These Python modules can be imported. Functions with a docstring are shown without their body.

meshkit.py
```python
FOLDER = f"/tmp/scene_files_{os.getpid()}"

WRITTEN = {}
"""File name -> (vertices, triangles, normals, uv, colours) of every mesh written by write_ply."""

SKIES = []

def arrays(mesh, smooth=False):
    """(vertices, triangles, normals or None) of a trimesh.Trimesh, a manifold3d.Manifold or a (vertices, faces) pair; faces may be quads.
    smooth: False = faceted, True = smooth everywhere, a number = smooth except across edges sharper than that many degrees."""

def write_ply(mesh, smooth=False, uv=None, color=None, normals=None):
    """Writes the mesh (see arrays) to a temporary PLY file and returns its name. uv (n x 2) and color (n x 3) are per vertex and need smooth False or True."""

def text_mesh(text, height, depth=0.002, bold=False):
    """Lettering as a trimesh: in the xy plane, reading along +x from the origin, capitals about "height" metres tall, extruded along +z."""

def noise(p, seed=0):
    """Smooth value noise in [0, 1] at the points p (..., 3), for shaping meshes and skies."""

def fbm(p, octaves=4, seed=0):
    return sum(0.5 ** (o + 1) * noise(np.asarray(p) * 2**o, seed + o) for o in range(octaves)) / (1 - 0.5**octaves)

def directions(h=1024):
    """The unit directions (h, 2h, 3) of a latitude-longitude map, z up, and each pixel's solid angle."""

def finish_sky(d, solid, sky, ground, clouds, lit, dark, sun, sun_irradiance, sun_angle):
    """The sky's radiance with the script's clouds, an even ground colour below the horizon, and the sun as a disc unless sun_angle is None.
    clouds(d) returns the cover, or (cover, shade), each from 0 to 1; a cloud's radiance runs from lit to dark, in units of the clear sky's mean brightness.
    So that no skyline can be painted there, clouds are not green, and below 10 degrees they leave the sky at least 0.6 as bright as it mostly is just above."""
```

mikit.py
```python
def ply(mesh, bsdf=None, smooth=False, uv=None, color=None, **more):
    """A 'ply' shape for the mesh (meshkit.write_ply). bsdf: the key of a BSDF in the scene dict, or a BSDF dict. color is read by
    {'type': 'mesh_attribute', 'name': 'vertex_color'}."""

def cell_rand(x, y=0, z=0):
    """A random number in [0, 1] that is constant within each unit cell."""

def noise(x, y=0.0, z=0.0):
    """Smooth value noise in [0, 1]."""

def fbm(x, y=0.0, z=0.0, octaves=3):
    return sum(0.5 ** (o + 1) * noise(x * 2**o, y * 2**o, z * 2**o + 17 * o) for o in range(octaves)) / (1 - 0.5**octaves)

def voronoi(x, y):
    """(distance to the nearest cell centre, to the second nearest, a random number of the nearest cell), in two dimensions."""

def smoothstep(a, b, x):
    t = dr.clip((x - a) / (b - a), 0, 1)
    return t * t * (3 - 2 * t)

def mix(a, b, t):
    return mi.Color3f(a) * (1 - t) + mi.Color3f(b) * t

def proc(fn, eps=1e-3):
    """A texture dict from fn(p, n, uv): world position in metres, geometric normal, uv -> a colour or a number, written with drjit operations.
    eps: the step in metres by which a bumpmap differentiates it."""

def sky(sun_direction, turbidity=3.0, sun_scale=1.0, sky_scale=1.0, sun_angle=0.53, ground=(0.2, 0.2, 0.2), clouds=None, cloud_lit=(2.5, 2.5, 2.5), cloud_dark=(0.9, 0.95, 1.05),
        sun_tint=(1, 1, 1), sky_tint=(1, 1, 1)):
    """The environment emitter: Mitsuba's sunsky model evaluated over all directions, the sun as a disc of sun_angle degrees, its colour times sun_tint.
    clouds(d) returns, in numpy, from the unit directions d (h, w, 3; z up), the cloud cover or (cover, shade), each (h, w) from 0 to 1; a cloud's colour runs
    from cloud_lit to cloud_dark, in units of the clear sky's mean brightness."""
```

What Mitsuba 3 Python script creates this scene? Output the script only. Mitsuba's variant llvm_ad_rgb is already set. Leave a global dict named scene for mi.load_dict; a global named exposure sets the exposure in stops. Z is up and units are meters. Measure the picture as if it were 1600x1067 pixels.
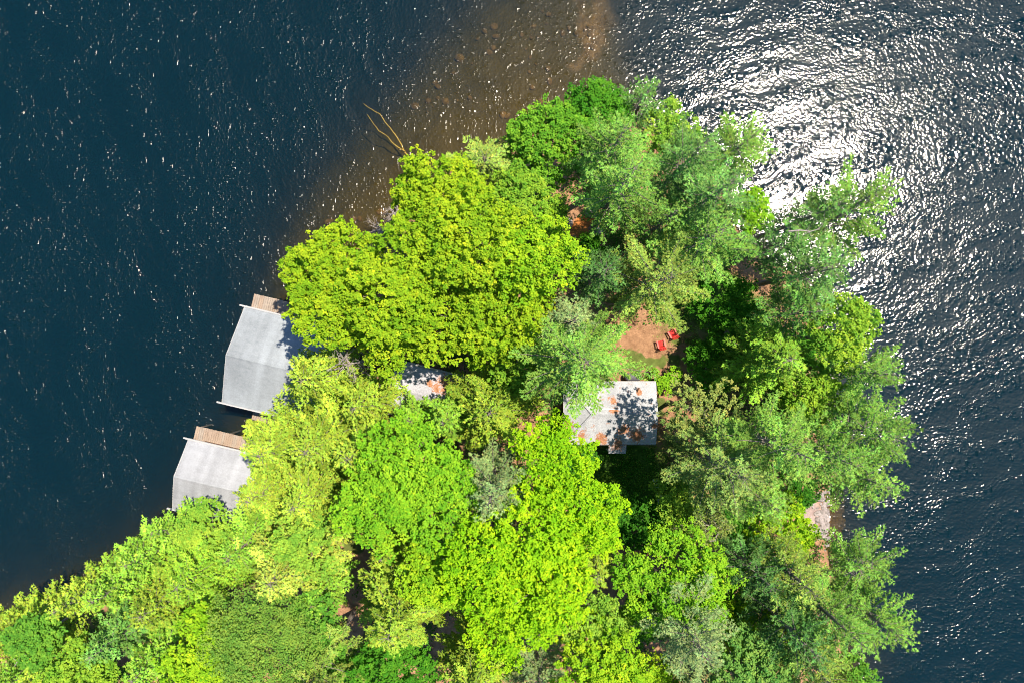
import math
import numpy as np, trimesh, mitsuba as mi, drjit as dr, mikit, meshkit
from scipy import ndimage
from scipy.spatial import cKDTree

T = mi.ScalarTransform4f
scene, labels = {}, {}

# ------------------------------------------------------------------ camera, sun and sky, exposure
ALT, FOC = 62.0, 1067.0            # drone height in metres, focal length in photograph pixels (1600 wide)
scene['camera'] = {'type': 'perspective', 'fov': 2 * math.degrees(math.atan(800 / FOC)), 'fov_axis': 'x', 'near_clip': 0.5, 'far_clip': 4000.0,
                   'to_world': T().look_at(origin=[0, 0, ALT], target=[0, 0, 0], up=[0, 1, 0])}
SUN = np.array([405.0, 230.0, 1067.0]); SUN /= np.linalg.norm(SUN)
scene['sky_light'] = mikit.sky(SUN.tolist(), turbidity=2.0, ground=(0.03, 0.04, 0.03), sun_tint=(0.96, 1.0, 1.06))
exposure = 2.45


def W(u, v, z=0.0):
    """Ground position (metres) of the spot at height z that lies under photograph pixel (u, v): used as the survey of the place."""
    s = (ALT - z) / FOC
    return np.array([(u - 800) * s, (533.5 - v) * s, z])


def lin(c):
    c = np.asarray(c, float) / 255
    return np.where(c < 0.04045, c / 12.92, ((c + 0.055) / 1.055) ** 2.4)


# ------------------------------------------------------------------ materials
def rgb(*c):
    return {'type': 'rgb', 'value': [float(x) for x in c]}


VC = {'type': 'mesh_attribute', 'name': 'vertex_color'}
scene['leaf_material'] = {'type': 'principledthin', 'base_color': VC, 'roughness': 0.5, 'diff_trans': 0.55, 'spec_trans': 0.0, 'eta': 1.35}
scene['needle_material'] = {'type': 'principledthin', 'base_color': VC, 'roughness': 0.55, 'diff_trans': 0.45, 'spec_trans': 0.0, 'eta': 1.35}
scene['painted_material'] = {'type': 'twosided', 'b': {'type': 'principled', 'base_color': VC, 'roughness': 0.65, 'specular': 0.35}}


def bark_fn(p, n, uv):
    k = mikit.fbm(p.x * 9, p.y * 9, p.z * 2.2, 2)
    return mikit.mix((0.14, 0.115, 0.095), (0.36, 0.32, 0.29), k)


scene['bark_material'] = {'type': 'twosided', 'b': {'type': 'diffuse', 'reflectance': mikit.proc(bark_fn)}}


def dead_fn(p, n, uv):
    k = mikit.fbm(p.x * 7, p.y * 7, p.z * 7, 2)
    return mikit.mix((0.24, 0.20, 0.18), (0.50, 0.46, 0.43), k)


scene['dead_wood_material'] = {'type': 'twosided', 'b': {'type': 'diffuse', 'reflectance': mikit.proc(dead_fn)}}


def plank_fn(p, n, uv):
    k = mikit.fbm(p.x * 2.3, p.y * 2.3, p.z, 3)
    return mikit.mix((0.27, 0.20, 0.15), (0.42, 0.335, 0.265), k)


scene['deck_wood_material'] = {'type': 'twosided', 'b': {'type': 'diffuse', 'reflectance': mikit.proc(plank_fn)}}


def plank2_fn(p, n, uv):
    k = mikit.fbm(p.x * 2.3 + 40, p.y * 2.3, p.z, 3)
    return mikit.mix((0.26, 0.21, 0.17), (0.42, 0.365, 0.305), k)


scene['deck_wood_grey_material'] = {'type': 'twosided', 'b': {'type': 'diffuse', 'reflectance': mikit.proc(plank2_fn)}}


def rock_fn(p, n, uv):
    k = mikit.fbm(p.x * 2.1, p.y * 2.1, p.z * 2.1, 4)
    s = mikit.smoothstep(0.62, 0.7, mikit.noise(p.x * 5, p.y * 5, p.z * 5))
    return mikit.mix(mikit.mix((0.20, 0.17, 0.16), (0.46, 0.41, 0.39), k), (0.13, 0.12, 0.10), s * 0.6)


scene['rock_material'] = {'type': 'twosided', 'b': {'type': 'diffuse', 'reflectance': mikit.proc(rock_fn)}}


def brown_rock_fn(p, n, uv):
    k = mikit.fbm(p.x * 2.6, p.y * 2.6, p.z * 2.6, 3)
    return mikit.mix((0.06, 0.035, 0.01), (0.20, 0.12, 0.035), k)


scene['algae_rock_material'] = {'type': 'twosided', 'b': {'type': 'diffuse', 'reflectance': mikit.proc(brown_rock_fn)}}


def roof_material(name, base, angle, seed, patches=(), spread=0.0, dirt=0.5):
    """Weathered pale asphalt roofing with faint courses, streaks down the slope and drifts of rust-coloured fallen needles."""
    ca, sa = math.cos(math.radians(angle)), math.sin(math.radians(angle))

    def fn(p, n, uv):
        a, b = p.x * ca + p.y * sa, p.y * ca - p.x * sa
        course = mikit.cell_rand(dr.floor(b / 0.16), seed) * 0.05
        tab = mikit.cell_rand(dr.floor(a / 0.30 + mikit.cell_rand(dr.floor(b / 0.16), seed + 3)), dr.floor(b / 0.16), seed) * 0.08
        streak = mikit.fbm(a * 1.7, b * 0.16, seed, 3)
        blot = mikit.fbm(a * 0.5 + 9, b * 0.5, seed, 3)
        grit = mikit.noise(a * 14, b * 14, seed)
        v = 0.89 + course + tab + (streak - 0.5) * dirt + (blot - 0.5) * 0.35 + (grit - 0.5) * 0.14
        c = mi.Color3f(base) * v
        if patches:
            rag = (mikit.fbm(p.x * 1.9, p.y * 1.9, seed, 4) - 0.5) * 1.5
            m = mi.Float(0)
            for (x, y, r) in patches:
                d = dr.sqrt(dr.square(p.x - x) + dr.square(p.y - y)) / r
                m = dr.maximum(m, mikit.smoothstep(1.25, 0.55, d + rag + (grit - 0.5) * 0.9) * 0.95)
            bits = mikit.smoothstep(0.74, 0.8, mikit.fbm(p.x * 3.1, p.y * 3.1, seed + 5, 3)) * 0.6
            m = dr.maximum(m, bits * spread)
            litter = mikit.mix((0.26, 0.10, 0.045), (0.50, 0.25, 0.13), mikit.noise(p.x * 9, p.y * 9, seed))
            c = c * (1 - m) + litter * m
        return c

    scene[name] = {'type': 'twosided', 'b': {'type': 'diffuse', 'reflectance': mikit.proc(fn)}}
    return name


# ------------------------------------------------------------------ shore and terrain
SHORE = [(-300, 1060), (-80, 1012), (10, 990), (70, 955), (150, 895), (230, 850), (300, 815), (372, 800), (420, 760), (440, 700), (455, 640), (470, 590), (492, 520), (505, 455),
         (545, 395), (590, 360), (640, 338), (668, 285), (720, 262), (780, 250), (822, 222), (870, 190), (930, 172), (1000, 178), (1050, 215), (1100, 258), (1140, 300), (1160, 350),
         (1190, 392), (1235, 410), (1268, 450), (1285, 510), (1298, 560), (1295, 605), (1302, 640), (1325, 690), (1318, 745), (1290, 782), (1302, 815), (1292, 845), (1310, 885),
         (1318, 940), (1325, 1000), (1310, 1060), (1340, 1300), (1300, 2200), (-1500, 2200), (-1500, 1500)]
DROP = [(-300, 1030), (-80, 955), (0, 925), (90, 880), (190, 810), (258, 735), (316, 685), (345, 600), (356, 500), (368, 400), (404, 308), (462, 222), (532, 145), (610, 72), (670, 0), (730, -80),
        (850, -140), (930, -160), (1000, -90), (1015, 20), (1012, 105), (1058, 160), (1110, 210), (1160, 270), (1190, 330), (1225, 375), (1270, 410), (1300, 460), (1318, 540), (1340, 590), (1365, 630),
        (1385, 680), (1350, 740), (1345, 780), (1370, 820), (1350, 860), (1352, 900), (1372, 950), (1405, 1000), (1420, 1080), (1420, 1300), (1420, 2300), (-1600, 2300), (-1600, 1500)]


def inside(poly, x, y):
    c = np.zeros(x.shape, bool)
    px, py = poly[:, 0], poly[:, 1]
    for i in range(len(poly)):
        j = i - 1
        hit = (py[i] > y) != (py[j] > y)
        c ^= hit & (x < (px[j] - px[i]) * (y - py[i]) / (py[j] - py[i] + 1e-12) + px[i])
    return c


shore = np.array([W(u, v)[:2] for u, v in SHORE]); drop = np.array([W(u, v)[:2] for u, v in DROP])
GS = 0.42
gx, gy = np.arange(-62, 62.01, GS), np.arange(-58, 46.01, GS)
GX, GY = np.meshgrid(gx, gy)
wob = (meshkit.fbm(np.stack([GX * 0.35, GY * 0.35, GX * 0], -1), 3) - 0.5) * 2.2
wob2 = (meshkit.fbm(np.stack([GX * 0.16 + 40, GY * 0.16, GX * 0], -1), 3) - 0.5) * 5.0
land = inside(shore, GX + wob, GY + wob); shelf = inside(drop, GX + wob2, GY - wob2)
d_land = ndimage.distance_transform_edt(land) * GS
d_sea = ndimage.distance_transform_edt(~land) * GS
d_shelf_in = ndimage.distance_transform_edt(shelf) * GS
d_shelf_out = ndimage.distance_transform_edt(~shelf) * GS
t = np.where(shelf, d_sea / (d_sea + d_shelf_in + 1e-6), 1.0)
GZ = np.where(land, 0.05 + 2.1 * (1 - np.exp(-d_land / 5.0)), -0.12 - 3.2 * t ** 1.25 - np.where(shelf, 0, 14.0 * (1 - np.exp(-d_shelf_out / 6.0))))
GZ = np.where(GZ > -0.3, ndimage.gaussian_filter(GZ, 1.6), ndimage.gaussian_filter(GZ, 7.0))
GZ = np.where(GZ < -1.2, ndimage.gaussian_filter(GZ, 8.0), GZ)
shoal = np.exp(-(((GX - W(930, 20)[0]) / 2.2) ** 2 + ((GY - W(945, 20)[1]) / 5.5) ** 2))
GZ = np.where(GZ < -0.6, GZ * (1 - 0.32 * shoal), GZ)
rough = meshkit.fbm(np.stack([GX * 0.8, GY * 0.8, GX * 0 + 3], -1), 4) - 0.5
GZ = GZ + rough * np.where(land, 0.35 * np.clip(d_land / 2, 0, 1), 0.45 * np.clip(d_sea / 3, 0, 1))


def ground(x, y):
    i = (np.asarray(y) - gy[0]) / GS; j = (np.asarray(x) - gx[0]) / GS
    return ndimage.map_coordinates(GZ, [np.atleast_1d(i), np.atleast_1d(j)], order=1, mode='nearest')


def add(key, mesh, mat, smooth=False, color=None, m=None, **props):
    """One entry of the scene; label, category, group and kind go to labels."""
    d = mikit.ply(mesh, mat, smooth=smooth, color=color)
    if m is not None:
        d['to_world'] = m
    scene[key] = d
    if props:
        labels[key] = props
    return d


def numbered(name):
    if name not in USED:
        USED[name] = 0
        return name
    USED[name] += 1
    return f'{name}_{USED[name]:03d}'


USED = {}

ny, nx = GX.shape
idx = np.arange(nx * ny).reshape(ny, nx)
quads = np.stack([idx[:-1, :-1], idx[:-1, 1:], idx[1:, 1:], idx[1:, :-1]], -1).reshape(-1, 4)
tv = np.stack([GX, GY, GZ], -1).reshape(-1, 3)
# skirt: the lake bed (and the island's far side) carried on to the horizon
ring = np.concatenate([idx[0, :], idx[1:, -1], idx[-1, -2::-1], idx[-2:0:-1, 0]])
far = tv[ring].copy(); cen = np.array([gx.mean(), gy.mean()])
dirs = far[:, :2] - cen; dirs /= np.linalg.norm(dirs, axis=1, keepdims=True)
far[:, :2] += dirs * 700; far[:, 2] = np.where(far[:, 2] > 0, far[:, 2], -16)
k0 = len(tv); n = len(ring); a = np.arange(n); b = (a + 1) % n
sq = np.stack([ring[a], k0 + a, k0 + b, ring[b]], 1)
mesh_v, mesh_f = np.vstack([tv, far]), np.vstack([quads, sq])

CLEAR = [W(1005, 565), W(1020, 530), W(985, 575), W(1040, 545)]
LAWN = [(W(985, 725), 4.2), (W(1035, 765), 3.2), (W(1100, 480), 4.0), (W(1130, 560), 4.0), (W(925, 735), 2.2)]
PATHP = W(1262, 800)
SHO = W(938, 5)
ORA = W(908, 357, 1.5)


def ground_fn(p, n, uv):
    f1 = mikit.fbm(p.x * 0.55, p.y * 0.55, 0.0, 4)
    f2 = mikit.fbm(p.x * 2.4 + 11, p.y * 2.4, 0.0, 3)
    f3 = mikit.noise(p.x * 11, p.y * 11, 0.0)
    needles = mikit.mix((0.17, 0.092, 0.050), (0.45, 0.265, 0.155), f2 * 0.7 + f3 * 0.3)
    green = mikit.mix((0.03, 0.075, 0.012), (0.09, 0.19, 0.03), f2)
    g = mi.Float(0)
    for c, r in LAWN:
        d = dr.sqrt(dr.square(p.x - c[0]) + dr.square(p.y - c[1])) / r
        g = dr.maximum(g, mikit.smoothstep(1.05, 0.6, d + (f1 - 0.5) * 1.4))
    g = dr.maximum(g, mikit.smoothstep(0.60, 0.68, f1) * 0.8)
    c = mikit.mix(needles, green, g)
    dp = dr.sqrt(dr.square(p.x - PATHP[0]) + dr.square(p.y - PATHP[1]))
    c = mikit.mix(c, mikit.mix((0.28, 0.21, 0.19), (0.42, 0.33, 0.30), f2), mikit.smoothstep(1.7, 0.7, dp + (f1 - 0.5) * 1.5))
    do = dr.sqrt(dr.square((p.x - ORA[0]) / 1.5) + dr.square(p.y - ORA[1]))
    c = mikit.mix(c, mikit.mix((0.34, 0.11, 0.03), (0.62, 0.26, 0.08), f2), mikit.smoothstep(1.2, 0.7, do + (f2 - 0.5) * 1.2))
    # lake bed: sand and tannin-brown gravel, muddier with depth
    bed = mikit.mix((0.046, 0.034, 0.007), (0.088, 0.061, 0.012), f1 * 0.75 + f2 * 0.25)
    bed = mikit.mix(bed, mikit.mix((0.07, 0.042, 0.012), (0.26, 0.155, 0.055), f2), mikit.smoothstep(1.0, 0.2, dr.sqrt(dr.square((p.x - SHO[0]) / 2.6) + dr.square((p.y - SHO[1]) / 6.0)) + (f1 - 0.5) * 2.2))
    mud = mikit.mix((0.03, 0.025, 0.015), (0.05, 0.04, 0.025), f1)
    bed = mikit.mix(bed, mud, mikit.smoothstep(-2.0, -5.0, p.z))
    return mikit.mix(bed, c, mikit.smoothstep(0.0, 0.12, p.z))


scene['ground_material'] = {'type': 'twosided', 'b': {'type': 'diffuse', 'reflectance': mikit.proc(ground_fn)}}
add('ground', (mesh_v, mesh_f), 'ground_material', smooth=True, kind='structure', label='wooded island ground with rust brown needle litter running down to the lake bed', category='ground')

# ------------------------------------------------------------------ water
scene['lake_medium'] = {'type': 'homogeneous', 'sigma_t': rgb(0.12, 0.11, 0.13), 'albedo': rgb(0.008, 0.105, 0.155), 'phase': {'type': 'isotropic'}}


def ridge(x, y, s):
    """Sharp-crested wave noise from 0 to 1."""
    v = 1 - dr.abs(2 * mikit.noise(x, y, s) - 1)
    return v * v


def waves(p, n, uv):
    # two wind-wave trains: one runs in from the west, the other from the south along the east shore; they cross north of the point
    w = mikit.smoothstep(-6.0, 24.0, p.x + 10.0 * (mikit.noise(p.x * 0.06, p.y * 0.06, 7.0) - 0.5))
    wx = mikit.noise(p.x * 0.40, p.y * 0.40, 2.0) * 1.3
    wy = mikit.noise(p.x * 0.40 + 31, p.y * 0.40, 2.0) * 1.3
    gust = 0.50 + 1.0 * mikit.noise(p.x * 0.11 + 3, p.y * 0.11, 5.0)
    h, trains = 0.0, 0.0
    for ang, k, s in ((0.33, 1 - w, 0.0), (1.80, w, 50.0)):
        ca, sa = math.cos(ang), math.sin(ang)
        a, b = p.x * ca + p.y * sa + wx, p.y * ca - p.x * sa + wy
        tr = mikit.noise(a * 1.1, b * 0.28, 1.0 + s)
        t = 0.030 * tr
        t += gust * 0.009 * mikit.noise(a * 2.8, b * 1.7, 3.0 + s)
        t += gust * (0.015 + 0.016 * mikit.smoothstep(0.35, 0.8, tr)) * mikit.noise(a * 6.2, b * 4.5, 4.0 + s)
        h += k * t
        trains += k * tr
    # scattered steep ripples, most of them riding on the crests of the longer trains
    n1 = mikit.noise(p.x * 4.6, p.y * 4.2, 21.0)
    h += 0.36 * (0.45 + 0.55 * gust) * mikit.smoothstep(0.20, 0.66, trains) * dr.square(dr.maximum(n1 - 0.60, 0)) / 0.40
    h += 0.0065 * mikit.noise(p.x * 8.3, p.y * 8.0, 8.0)
    return h


FRES, REFL = 0.16, 0.17
scene['water_material'] = {'type': 'mask', 'opacity': FRES, 'b': {'type': 'bumpmap', 'arbitrary': {**mikit.proc(waves, eps=0.02)}, 'scale': 1.22,
                           'b': {'type': 'blendbsdf', 'weight': 0.13, 'a': {'type': 'roughconductor', 'material': 'none', 'distribution': 'beckmann', 'alpha': 0.04, 'specular_reflectance': rgb(REFL, REFL, REFL)},
                                 'b': {'type': 'roughconductor', 'material': 'none', 'distribution': 'beckmann', 'alpha': 0.19, 'specular_reflectance': rgb(REFL, REFL, REFL)}}}}
wsz = 760.0
wv = np.array([[-wsz, -wsz, 0], [wsz, -wsz, 0], [wsz, wsz, 0], [-wsz, wsz, 0.0]])
d = add('water', (wv, np.array([[0, 1, 2], [0, 2, 3]])), 'water_material', color=None, kind='structure', label='dark rippled lake water glittering with sun around the wooded point', category='water')
scene['water'] = mikit.ply((wv, np.array([[0, 1, 2], [0, 2, 3]])), 'water_material', uv=wv[:, :2] / 10)
scene['water']['interior'] = {'type': 'ref', 'id': 'lake_medium'}

# ------------------------------------------------------------------ mesh helpers
def box(sx, sy, sz, c=(0, 0, 0), rz=0.0):
    m = trimesh.creation.box((sx, sy, sz))
    if rz:
        m.apply_transform(trimesh.transformations.rotation_matrix(math.radians(rz), [0, 0, 1]))
    m.apply_translation(c)
    return m


def tube(pts, rad, sides=6):
    """Tapered tube along the points, closed at both ends."""
    pts, rad = np.asarray(pts, float), np.asarray(rad, float)
    tan = np.gradient(pts, axis=0); tan /= np.linalg.norm(tan, axis=1, keepdims=True) + 1e-9
    up = np.where(np.abs(tan[:, 2:3]) > 0.9, [[1.0, 0, 0]], [[0, 0, 1.0]])
    x = np.cross(tan, up); x /= np.linalg.norm(x, axis=1, keepdims=True) + 1e-9
    y = np.cross(tan, x)
    an = np.arange(sides) * 2 * np.pi / sides
    v = pts[:, None] + rad[:, None, None] * (np.cos(an)[None, :, None] * x[:, None] + np.sin(an)[None, :, None] * y[:, None])
    n = len(pts); i = np.arange(n - 1)[:, None] * sides; k = np.arange(sides)[None]; k2 = (k + 1) % sides
    f = np.concatenate([np.stack([i + k, i + k2, i + sides + k2], -1).reshape(-1, 3), np.stack([i + k, i + sides + k2, i + sides + k], -1).reshape(-1, 3)])
    v = v.reshape(-1, 3)
    v = np.vstack([v, pts[:1], pts[-1:]])
    c0, c1 = n * sides, n * sides + 1; k = np.arange(sides); k2 = (k + 1) % sides
    f = np.vstack([f, np.stack([k2, k, k * 0 + c0], -1), np.stack([(n - 1) * sides + k, (n - 1) * sides + k2, k * 0 + c1], -1)])
    return v, f


def join(parts):
    vs, fs, at = [], [], 0
    for v, f in parts:
        vs.append(v); fs.append(np.asarray(f) + at); at += len(v)
    return np.vstack(vs), np.vstack(fs)


def unit(a):
    return a / (np.linalg.norm(a, axis=-1, keepdims=True) + 1e-9)


def kites(P, D, N, L, Wd, C, rng, fold=0.25):
    """Leaves: a folded kite of length L and width Wd at each point P, pointing along D, facing N; returns vertices, triangles, colours."""
    S = unit(np.cross(N, D)); N2 = unit(np.cross(D, S))
    L, Wd = L[:, None], Wd[:, None]
    v = np.stack([P - D * L * 0.4, P + S * Wd * 0.5 + N2 * Wd * fold, P + D * L * 0.6, P - S * Wd * 0.5 + N2 * Wd * fold], 1).reshape(-1, 3)
    i = np.arange(len(P))[:, None] * 4
    f = np.concatenate([i + [0, 1, 2], i + [0, 2, 3]])
    return v, f, np.repeat(C, 4, 0)


def sticks(P, D, N, L, Wd, C):
    """Needle tufts: a narrow triangle from P along D."""
    S = unit(np.cross(N, D))
    v = np.stack([P - S * Wd[:, None] * 0.5, P + S * Wd[:, None] * 0.5, P + D * L[:, None]], 1).reshape(-1, 3)
    f = np.arange(len(P) * 3).reshape(-1, 3)
    return v, f, np.repeat(C, 3, 0)


def tint(base, rng, n, hue=0.12, val=0.15):
    """Colour of n leaves around the base: some yellower, some greener, lighter and darker."""
    h = rng.normal(0, hue, (n, 1)); w = np.exp(rng.normal(0, val, (n, 1)))
    return np.clip(base * w * np.concatenate([1 + h, 1 + 0.15 * h, 1 - 0.4 * h], 1), 0.002, 0.9)


def broadleaf(R, Rz, zc, base, rng, leaf=0.17, dens=350, lump=0.30, fine=0.42, yellow=0.50, spread=1.0, least=3):
    """Crown of a broadleaved tree: boughs of mixed size set through an uneven ellipsoid, each a ragged dome of leaf clusters."""
    # a few big limbs give the crown its lobes; boughs sit on the lobes and deep creases stay between them
    k = int(np.clip(2.6 * R + rng.uniform(0, 1.5), 4, 13))
    i = np.arange(k) + 0.5
    zz = 1 - 1.05 * i / k; ph = i * 2.39996 + rng.uniform(0, 7)
    ld = np.stack([np.sqrt(np.maximum(1 - zz * zz, 0)) * np.cos(ph), np.sqrt(np.maximum(1 - zz * zz, 0)) * np.sin(ph), zz], 1)
    ld = unit(ld + rng.normal(0, 0.16, ld.shape))
    lr = R * 1.02 / k ** 0.38 * np.exp(rng.normal(0, 0.22, k)).clip(0.7, 1.4)
    lc = ld * (np.array([R, R, Rz])[None] - lr[:, None] * 0.85).clip(0.15) * rng.uniform(0.82, 1.10, (k, 1))
    br0 = 1.55 * lump * (0.75 + 0.12 * R)
    nb = np.maximum((3.4 * (lr / br0) ** 2).astype(int), 4)
    lo = np.repeat(np.arange(k), nb); n = len(lo)
    d = unit(rng.normal(0, 1, (n, 3)) + ld[lo] * 0.8 + [0, 0, 0.35])
    bc = lc[lo] + d * (lr[lo] * rng.uniform(0.68, 1.12, n))[:, None] * [1, 1, 0.85]
    br = br0 * np.exp(rng.normal(0, 0.28, n)).clip(0.5, 1.7)
    # each bough droops and stretches its own way
    ax = unit(rng.normal(0, 1, (n, 3)) + d); stretch = rng.uniform(0.0, 0.6, n)
    total = int(dens * math.pi * R * R * spread * (1 + 0.6 * max(0, 2.2 - R)))
    per = br ** 2 / (br ** 2).sum() * total / 20
    per = np.maximum(per.astype(int), least) if least else np.floor(per + rng.uniform(0, 1, n)).astype(int)
    bi = np.repeat(np.arange(n), per); m = len(bi)
    q = unit(rng.normal(0, 1, (m, 3)) + d[bi] * 0.5 + [0, 0, 0.40])
    q2 = q + ax[bi] * (stretch[bi] * (q * ax[bi]).sum(1))[:, None]
    cc = bc[bi] + q2 * (br[bi] * rng.uniform(0.78, 1.04, m))[:, None] * [1, 1, 0.8]
    patch = (meshkit.noise(cc * 0.55 + rng.uniform(0, 50, 3), 5) - 0.5) * 2.2
    btone = rng.normal(0, 1, n)[bi] * 0.45 + rng.normal(0, 1, m) * 0.6 + patch
    nl = 18
    li = np.repeat(np.arange(m), nl); N = len(li)
    o = unit(rng.normal(0, 1, (N, 3)) + q[li] * 0.4)
    fr = (fine * np.exp(rng.normal(0, 0.3, m)))[li, None]
    P = cc[li] + o * (fr * 0.62 * rng.uniform(0.15, 1.1, (N, 1)) ** 0.7) * [1, 1, 0.7]
    nor = unit(o * 0.5 + [0.16, 0.09, 0.95] + rng.normal(0, 0.28, (N, 3)))
    dr_ = unit(np.cross(nor, rng.normal(0, 1, (N, 3))) + o * 0.4)
    C = tint(base, rng, N, 0.08, 0.09) * (1 + 0.14 * btone[li, None])
    C[:, 0] *= 1 + yellow * 0.30 * np.clip(btone[li], -1.6, 2.2)
    P[:, 2] += zc
    sz = leaf * 1.06 * rng.uniform(0.6, 1.3, N)
    return kites(P, dr_, nor, sz, sz * rng.uniform(0.55, 0.8, N), C, rng), bc + [0, 0, zc]


def limbs_to(targets, h, z0, r0, rng, sides=5, lean=(0, 0)):
    """Trunk with a limb to each target."""
    top = min(h * 0.86, float(targets[:, 2].max()))
    zs = np.linspace(0, top, 7)
    wob_ = np.cumsum(rng.normal(0, 0.05, (7, 2)), 0); wob_ -= wob_[0]
    tr = np.stack([wob_[:, 0] + lean[0] * zs, wob_[:, 1] + lean[1] * zs, zs], 1)
    parts = [tube(tr, np.linspace(r0, r0 * 0.22, 7), 8)]
    for tgt in targets:
        zb = np.clip(tgt[2] - np.hypot(tgt[0], tgt[1]) * rng.uniform(0.35, 0.8) - 0.3, z0, top)
        p0 = np.array([np.interp(zb, zs, tr[:, 0]), np.interp(zb, zs, tr[:, 1]), zb])
        mid = (p0 * 0.5 + tgt * 0.5) + rng.normal(0, 0.12, 3) + [0, 0, -0.15]
        rb = r0 * 0.34 * (1 - 0.55 * zb / h)
        parts.append(tube([p0, mid, tgt], [rb, rb * 0.6, rb * 0.18], sides))
    return join(parts)


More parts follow.
